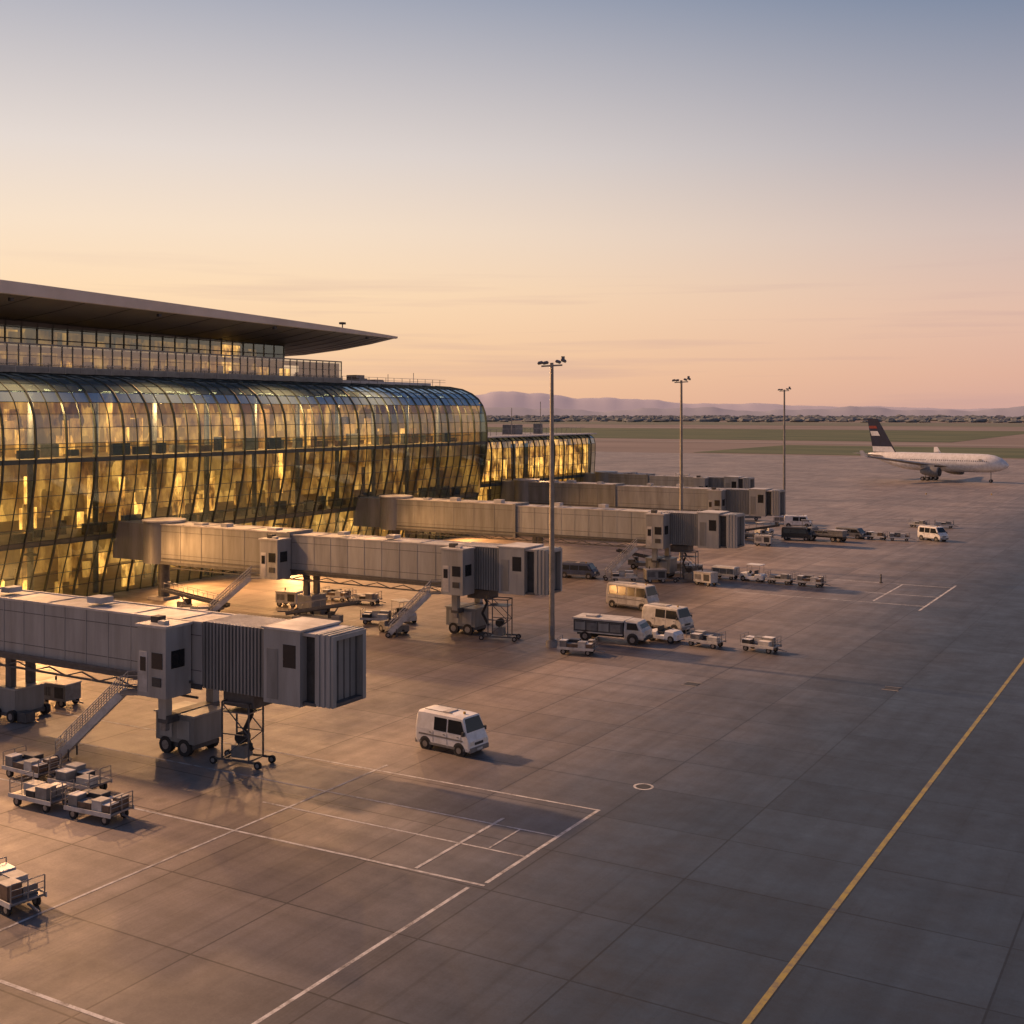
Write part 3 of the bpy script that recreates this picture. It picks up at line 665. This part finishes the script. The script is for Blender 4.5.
def loader(name,loc,rz):
    b=MB(); b.box(-3.0,3.4,-.6,.6,.45,.75,'dark')
    b.box(-3.1,1.5,-1.15,1.15,.75,1.85,'bridge_d'); b.box(-3.2,1.6,-1.25,1.25,1.85,2.0,'cream')
    for s in(-1,1):
        for i in range(4):
            b.box(-2.95+i*1.1,-2.0+i*1.1,s*1.15-.02,s*1.15+.02,.95,1.7,'grey' if i%2 else 'bridge_l')
            b.box(-2.9+i*1.1,-2.05+i*1.1,s*1.17-.01,s*1.17+.01,1.62,1.68,'dark')
        b.box(-3.1,1.5,s*1.17-.02,s*1.17+.02,.72,.82,'cream')
    rings=[ring(x,.45,1.2,t,1.1,1.0) for x,t in((1.6,1.95),(1.8,2.0),(2.8,1.95),(3.2,1.4),(3.4,1.2))]
    b.loft(rings,'cream'); b.quad((3.21,-.9,1.42),(3.21,.9,1.42),(2.84,.82,1.88),(2.84,-.82,1.88),'glassd')
    for s in(-1,1):
        q=[(1.85,s*1.105,1.26),(2.95,s*1.105,1.26),(2.7,s*1.025,1.82),(1.85,s*1.025,1.82)]; b.quad(*(q if s<0 else q[::-1]),'glassd')
        b.box(3.38,3.43,s*.8-.15,s*.8+.15,.75,.95,'headl')
        for x in(2.4,-2.0): 
            b.cyl((x,s*.8,.48),(x,s*1.155,.48),.52,'dark',n=18); wheel(b,x,s*1.05,.42,.42,.28)
    b.box(3.3,3.48,-1.05,1.05,.4,.62,'dark'); b.box(-2.2,-1.2,-.5,.5,2.0,2.15,'bridge_roof')
    return b.build(name,loc,rz,.02)
def cart(seed,closed=False):
    r=random.Random(seed); b=MB()
    b.box(-1.5,1.5,-.75,.75,.48,.58,'steel'); b.box(-1.55,1.55,-.8,-.75,.42,.64,'cream'); b.box(-1.55,1.55,.75,.8,.42,.64,'cream')
    for x in(-1.05,1.05):
        b.box(x-.06,x+.06,-.6,.6,.3,.48,'dark')
        for s in(-1,1): wheel(b,x,s*.62,.24,.24,.14)
    b.beam((1.5,0,.4),(2.35,0,.28),.08,.08,'steel')
    for x in(-1.5,1.5):
        for y in(-.72,0,.72): b.beam((x,y,.55),(x,y,1.35),.05,.05,'steel')
        for z in(.85,1.1,1.35): b.beam((x,-.72,z),(x,.72,z),.04,.04,'steel')
    if closed:
        b.box(-1.42,1.42,-.7,.7,.6,1.35,'cream'); b.loft([[(-1.5,-.8,1.35),(1.5,-.8,1.35),(1.5,.8,1.35),(-1.5,.8,1.35)],[(-1.4,-.5,1.52),(1.4,-.5,1.52),(1.4,.5,1.52),(-1.4,.5,1.52)]],'cream')
        for s in(-1,1):
            for i in range(3): b.box(-1.3+i*.9,-.5+i*.9,s*.705-.006,s*.705+.006,.7,1.25,'grey')
    else:
        x=-1.38
        while x<.9:
            l=r.uniform(.6,1.0)
            if x+l>1.4: l=1.4-x
            for y in(-.68,.0):
                if r.random()<.9:
                    hh=r.uniform(.3,.62); b.box(x,x+l-.05,y,y+.64,.59,.59+hh,r.choice(['cream','cream','grey','brown','grey','dark']))
                    b.box(x-.01,x+l-.04,y-.01,y+.65,.59+hh,.63+hh,r.choice(['white','cream','cream','grey']))
            x+=l
    return b
def tug(name,loc,rz,col='cream',canopy=True):
    b=MB()
    b.loft([[(x,-w,.28),(x,w,.28),(x,w,t),(x,w*.8,t+.06),(x,-w*.8,t+.06),(x,-w,t)] for x,w,t in((-1.5,.68,.75),(-1.3,.75,.85),(-.5,.75,.85),(-.45,.75,.6),(.3,.75,.6),(.4,.75,1.0),(1.2,.72,.95),(1.5,.62,.7))],col)
    b.box(-.45,.0,-.5,.5,.62,.9,'dark'); b.box(-.5,-.38,-.5,.5,.9,1.3,'dark'); b.cyl((.3,.25,1.0),(.15,.25,1.2),.17,'dark',n=12)
    if canopy:
        for x in(-1.1,.45):
            for y in(-.65,.65): b.beam((x,y,.8),(x,y,1.95),.05,.05,'steel')
        b.box(-1.25,.6,-.75,.75,1.95,2.03,col)
    for x in(-.95,.95):
        for s in(-1,1): wheel(b,x,s*.62,.33,.33,.24)
    b.box(1.48,1.54,-.5,-.3,.6,.72,'headl'); b.box(1.48,1.54,.3,.5,.6,.72,'headl'); b.box(-1.7,-1.5,-.08,.08,.35,.5,'dark')
    return b.build(name,loc,rz,.03)
def belt_loader(name,loc,rz):
    b=MB(); b.box(-2.6,1.4,-.85,.85,.4,.85,'grey'); b.box(1.4,2.2,-.85,.1,.4,1.1,'grey'); b.box(1.0,1.4,-.75,0,.85,1.4,'dark')
    b.beam((-3.6,.25,.9),(3.6,.25,2.2),.75,.2,'dark'); 
    for y in(-.15,.65): b.beam((-3.6,y,1.0),(3.6,y,2.3),.06,.24,'bridge_d'); b.beam((-3.4,y,1.75),(3.4,y,3.0),.04,.04,'steel')
    for i in range(7):
        x=-3.3+i*1.1; z=.9+(x+3.6)/7.2*1.3
        for y in(-.15,.65): b.beam((x,y,z),(x,y,z+.85),.04,.04,'steel')
    b.beam((1.0,.25,.8),(1.6,.25,1.75),.12,.12,'steel')
    for x in(-1.8,1.3):
        for s in(-1,1): wheel(b,x,s*.78,.33,.33,.22)
    return b.build(name,loc,rz,.015)
def gpu(name,loc,rz,col='grey'):
    b=MB(); b.box(-1.2,1.2,-.7,.7,.4,1.5,col); b.box(-1.25,1.25,-.75,.75,1.5,1.58,'bridge_roof')
    for i in range(6): b.box(-1.0+i*.15,-.92+i*.15,-.71,-.7,.7,1.3,'dark')
    b.box(.2,1.0,-.715,-.7,.6,1.35,'dark'); b.beam((1.2,0,.4),(2.1,0,.3),.08,.08,'steel')
    for x in(-.8,.8):
        for s in(-1,1): wheel(b,x,s*.6,.28,.28,.16)
    b.cyl((-.6,.2,1.55),(-.6,.2,1.85),.07,'dark',n=8)
    return b.build(name,loc,rz,.02)
def steps(name,loc,rz):
    b=MB()
    for s in(-.7,.7):
        for x in(-.9,.9): b.beam((x,s,.3),(x,s,3.6),.08,.08,'bridge_d')
        b.beam((-.9,s,3.6),(.9,s,3.6),.08,.08,'bridge_d'); b.beam((-.9,s,1.8),(.9,s,1.8),.06,.06,'bridge_d')
        b.beam((-.9,s,.4),(.9,s,1.8),.05,.05,'bridge_d'); b.beam((.9,s,1.8),(-.9,s,3.5),.05,.05,'bridge_d')
        b.beam((-1.6,s,.35),(1.6,s,.35),.1,.12,'bridge_d')
        for x in(-1.5,1.5): wheel(b,x,s,.22,.22,.14)
    for x in(-.9,.9):
        b.beam((x,-.7,3.6),(x,.7,3.6),.07,.07,'bridge_d'); b.beam((x,-.7,.35),(x,.7,.35),.08,.08,'bridge_d')
    b.box(-.9,.9,-.7,.7,3.0,3.06,'steel'); b.box(-.5,.4,-.4,.4,.4,1.1,'grey'); b.cyl((0,-.3,1.5),(0,.3,1.5),.35,'rubber',n=14)
    return b.build(name,loc,rz,.0)

c1=cart(1).build('baggage_cart',(-47.3,40.2,0),rd(4),.015)
c2=cart(2).build('baggage_cart',(-51.3,40.0,0),rd(2),.015)
c3=cart(3,True).build('covered_baggage_cart',(-50.4,136,0),rd(-5),.015)
c4=cart(5).build('baggage_cart',(-42.2,31.3,0),rd(-8),.015)
dup(c2,'baggage_cart',(-51.6,42.6,0),rd(182)); dup(c1,'baggage_cart',(-55.7,42.8,0),rd(-1))
dup(c1,'baggage_cart',(-46.3,31.6,0),rd(-6))
loader('baggage_truck',(-45.4,94.2,0),rd(4))
tug('baggage_tractor',(-41.2,96.3,0),rd(-8),'white',False); 
c5=cart(9).build('baggage_cart',(-32.6,96.3,0),rd(-8),.015)
dup(c2,'baggage_cart',(-37.3,95.9,0),rd(172))
dup(c1,'baggage_cart',(-45.3,87.6,0),rd(12))
dup(c2,'baggage_cart',(-43.5,135.5,0),rd(-5)); dup(c1,'baggage_cart',(-39.8,135.2,0),rd(-5)) 
tug('baggage_tractor',(-66.5,92.5,0),rd(-25)); tug('baggage_tractor',(-46.9,135.8,0),rd(175),'white'); tug('baggage_tractor',(-64,87.5,0),rd(160),'grey',False)
belt_loader('belt_loader',(-72,87,0),rd(15)); belt_loader('belt_loader',(-62.5,139.5,0),rd(-170)); belt_loader('belt_loader',(-62,181,0),rd(10)); belt_loader('belt_loader',(-87,86,0),rd(-165))
gpu('ground_power_unit',(-60.5,95.5,0),rd(20)); gpu('ground_power_unit',(-54,134.5,0),rd(80)); gpu('ground_power_unit',(-82,94,0),rd(10),'cream'); gpu('ground_power_unit',(-68,54.5,0),rd(5))
gpu('ground_power_unit',(-90,60,0),rd(5),'cream'); gpu('ground_power_unit',(-86,131,0),rd(5)); gpu('ground_power_unit',(-56.5,129,0),rd(40))
steps('service_stand',(-47.6,50.6,0),rd(8)); steps('service_stand',(-54.0,89.6,0),rd(15)); steps('service_stand',(-53,131.0,0),rd(10)); 
dup(c2,'baggage_cart',(-76,99,0),rd(10)); dup(c1,'baggage_cart',(-80,99.3,0),rd(5)); dup(c5,'baggage_cart',(-84.5,83.5,0),rd(40)); dup(c5,'baggage_cart',(-68,90.5,0),rd(20))
dup(c1,'baggage_cart',(-70,114,0),rd(0)); dup(c4,'baggage_cart',(-74,114,0),rd(0)); tug('baggage_tractor',(-65.5,114,0),rd(0))
flat_truck('flatbed_truck',(-52,184,0),rd(170),'grey'); dup(c1,'baggage_cart',(-42,190,0),rd(10)); dup(c4,'baggage_cart',(-45.5,190,0),rd(-10))
for x,y in((-40,215),(-44,214)): dup(c2,'baggage_cart',(x,y,0),rd(R.uniform(-20,20)))
tug('baggage_tractor',(-58,196,0),rd(20),'grey')
belt_loader('belt_loader',(-72,170,0),rd(0)); gpu('ground_power_unit',(-80,172,0),0)
# extra clutter at the far stands
dup(c3,'covered_baggage_cart',(-57,137.5,0),rd(12)); dup(c5,'baggage_cart',(-60,128,0),rd(30)); gpu('ground_power_unit',(-50.5,129.8,0),rd(-15),'cream')
dup(c1,'baggage_cart',(-60,178.5,0),rd(25)); dup(c2,'baggage_cart',(-66,184,0),rd(-15)); tug('baggage_tractor',(-63,188,0),rd(60)); gpu('ground_power_unit',(-58,172.5,0),rd(10),'cream')
belt_loader('belt_loader',(-74,212,0),rd(20)); dup(c3,'covered_baggage_cart',(-66,207,0),rd(8)); van('service_van',4.6,1.9,2.1,'white',3,(-62,203,0),rd(12),panel=1)
b=MB(); b.cyl((0,0,0),(0,0,.08),.2,'dark',n=12); b.cyl((0,0,.08),(0,0,1.0),.09,'dark',n=12); b.cyl((0,0,.7),(0,0,.85),.095,'grey',n=12)
b.build('marker_post',(-33.5,142,0))
b=MB(); b.cyl((0,0,0),(0,0,.35),.18,'yellow',r1=.12,n=10); b.cyl((0,0,.35),(0,0,.5),.1,'headl',n=10)
tl=b.build('taxiway_light',(-30,240,0))
for i in range(6): dup(tl,'taxiway_light',(-60+i*14,300+i*6,0))

# ---------------------------------------------------------------- aircraft
def aircraft(loc,rz):
    b=MB(); zc=5.4; r=2.65; n=24
    st=[(21,.05,-.55),(20.7,.55,-.5),(20,1.15,-.35),(18.8,1.8,-.18),(17,2.35,-.05),(15,2.6,0),(12,2.65,0),(-6,2.65,0),(-10,2.45,.2),(-14,1.9,.7),(-18,1.1,1.35),(-20.5,.5,1.8),(-21.3,.15,1.95)]
    b.loft([[(x,rr*math.cos(2*math.pi*i/n),zc+dz+rr*math.sin(2*math.pi*i/n)) for i in range(n)] for x,rr,dz in st],'white',True)
    for s in(-1,1):
        def sec(y,xl,c,z,t): return [(xl,s*y,z),(xl-c*.3,s*y,z+t*.6),(xl-c,s*y,z+.02),(xl-c*.3,s*y,z-t*.4)]
        b.loft([sec(1.5,5.0,9.0,4.2,1.2),sec(8,.8,5.8,5.0,.9),sec(24,-9.2,2.2,7.4,.45)],'bridge')
        b.loft([sec(24,-9.2,2.2,7.4,.45),sec(24.6,-10.4,1.2,9.0,.12)],'white')
        b.loft([sec(.5,-15.5,4.4,6.8,.45),sec(9,-20.2,1.8,7.7,.25)],'cream')
        yy=s*8; m=14
        b.loft([[(x,yy+q*math.cos(2*math.pi*i/m),2.9+q*math.sin(2*math.pi*i/m)) for i in range(m)] for x,q in((4.3,1.15),(4.6,1.3),(4.2,1.42),(2,1.4),(-.2,.95),(-1.0,.6))],'grey',True)
        b.cyl((4.65,yy,2.9),(4.3,yy,2.9),1.12,'dark',n=16); b.box(-1,3,yy-.15,yy+.15,4.0,4.8,'bridge_l')
        b.cyl((-2,s*2.9,.7),(-2,s*2.9,4),.2,'steel',n=8)
        for dx in(-.7,.7): wheel(b,-2+dx,s*2.9-.35,.58,.58,.35); wheel(b,-2+dx,s*2.9+.35,.58,.58,.35)
        for i in range(44):
            x=-11+i*.62
            if -2<x<-.5: continue
            z=zc+.65; y=math.sqrt(2.65**2-.65**2)*(1 if x>-7 else .965); 
            b.box(x,x+.22,s*y-.03,s*y+.03,z-.16,z+.16,'grey')
        b.box(13.5,14.4,s*2.50-.03,s*2.50+.08,zc-.6,zc+1.3,'cream')
    for a in(-.9,-.45,0,.45,.9):
        y=a*1.1; b.box(18.6-abs(a)*.55,19.35-abs(a)*.75,y-.2,y+.2,zc+.78,zc+1.28,'glassd')
    b.loft([[(-12,-.3,zc+2.2),(-13,.3,zc+2.2),(-19.5,.25,zc+2.2),(-19.5,-.25,zc+2.2)],[(-18.3,-.1,18.0),(-18.3,.1,18.0),(-21.6,.08,18.0),(-21.6,-.08,18.0)]],'navy')
    for s in(-1,1):
        f_=[(0,1,2,3)] if s<0 else [(3,2,1,0)]
        b.add([(-17.4,s*.24,12.8),(-20.1,s*.24,12.8),(-20.6,s*.2,14.2),(-18.2,s*.2,14.2)],f_,'white')
        b.add([(-18.3,s*.2,15.0),(-20.8,s*.2,15.0),(-21.0,s*.17,15.8),(-18.7,s*.17,15.8)],f_,'red')
        b.add([(-12.6,s*.345,8.0),(-19.6,s*.30,8.0),(-19.8,s*.28,9.6),(-13.7,s*.30,9.6)],f_,'white')
    b.cyl((16,0,.5),(16,0,3.2),.14,'steel',n=8); wheel(b,16,-.25,.45,.45,.25); wheel(b,16,.25,.45,.45,.25)
    return b.build('passenger_aircraft',loc,rz)
aircraft((-69.8,363,0),math.radians(-13))

# ---------------------------------------------------------------- distance
def hills(name,dist,fn,mat,a0=-75,a1=60,n=520,depth=900):
    v=[];f=[]
    for i in range(n+1):
        rel=math.radians(a0+(a1-a0)*i/n); a=math.radians(30.5)-rel
        d=dist; h=fn(math.degrees(rel))
        for dd,hh in((0,-2),(depth*.3,h*.45),(depth*.6,h*.8),(depth,h),(depth*2,h*.5)):
            v.append((-math.sin(a)*(d+dd),math.cos(a)*(d+dd),hh))
    for i in range(n):
        for j in range(4):
            k=i*5+j; f.append((k,k+5,k+6,k+1))
    me=bpy.data.meshes.new(name); me.from_pydata(v,[],f); me.materials.append(mat); me.polygons.foreach_set('use_smooth',[True]*len(f))
    o=bpy.data.objects.new(name,me); COL.objects.link(o)
def nz1(x,s): 
    return sum(math.sin(x*f*s+f*1.3)*a for f,a in((1,1),(2.3,.5),(5.1,.28),(11.3,.13),(23,.07)))/1.5
def h1(a):
    base=135*math.exp(-((a+1)/8)**2)+30*math.exp(-((a-12)/7)**2)+42
    return max(20,base*(1+.12*nz1(a,1.1)))
def h2(a): return max(12,34+12*nz1(a,.8))
M['hill1']=far_mat('hazy_hill_far',(.50,.51,.62),(.52,.53,.64),.0008); M['hill2']=far_mat('hazy_hill_near',(.34,.37,.46),(.37,.39,.48),.001)  # bluish lightness is distance haze painted into the hill colours
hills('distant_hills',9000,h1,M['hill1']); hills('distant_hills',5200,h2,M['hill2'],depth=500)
M['trees']=far_mat('distant_foliage',(.13,.155,.17),(.20,.215,.225),.02)  # foliage lightened to carry painted haze
b=MB()
for i in range(3200):
    a=math.radians(R.uniform(-12,72)); d=R.uniform(2400,4600); x=-math.sin(a)*d; y=math.cos(a)*d
    h=R.uniform(3,9)*(1.3 if R.random()<.1 else 1); w_=R.uniform(5,20); 
    m_=7; rings=[]
    for z,k in((-.3,.8),(h*.35,1.0),(h*.75,.75),(h,.2)):
        rings.append([(x+w_*k*R.uniform(.75,1.2)*math.cos(2*math.pi*q/m_),y+w_*k*R.uniform(.75,1.2)*math.sin(2*math.pi*q/m_),z+R.uniform(-1,1)*(1 if z>1 else 0)) for q in range(m_)])
    b.loft(rings,'trees')
b.build('distant_trees')
M['town']=far_mat('hazy_town_wall',(.25,.25,.27),(.38,.36,.36),.02)  # haze painted into the wall colour
b=MB()
for i in range(60):
    a=math.radians(R.uniform(-8,36)); d=R.uniform(3000,4600); x=-math.sin(a)*d; y=math.cos(a)*d
    l=R.uniform(5,16); h=R.uniform(4,9); b.box(x-l/2,x+l/2,y-8,y+8,-.3,h,'town'); b.box(x-l/2-.5,x+l/2+.5,y-8.5,y+8.5,h,h+.6,'town')
b.build('distant_buildings')
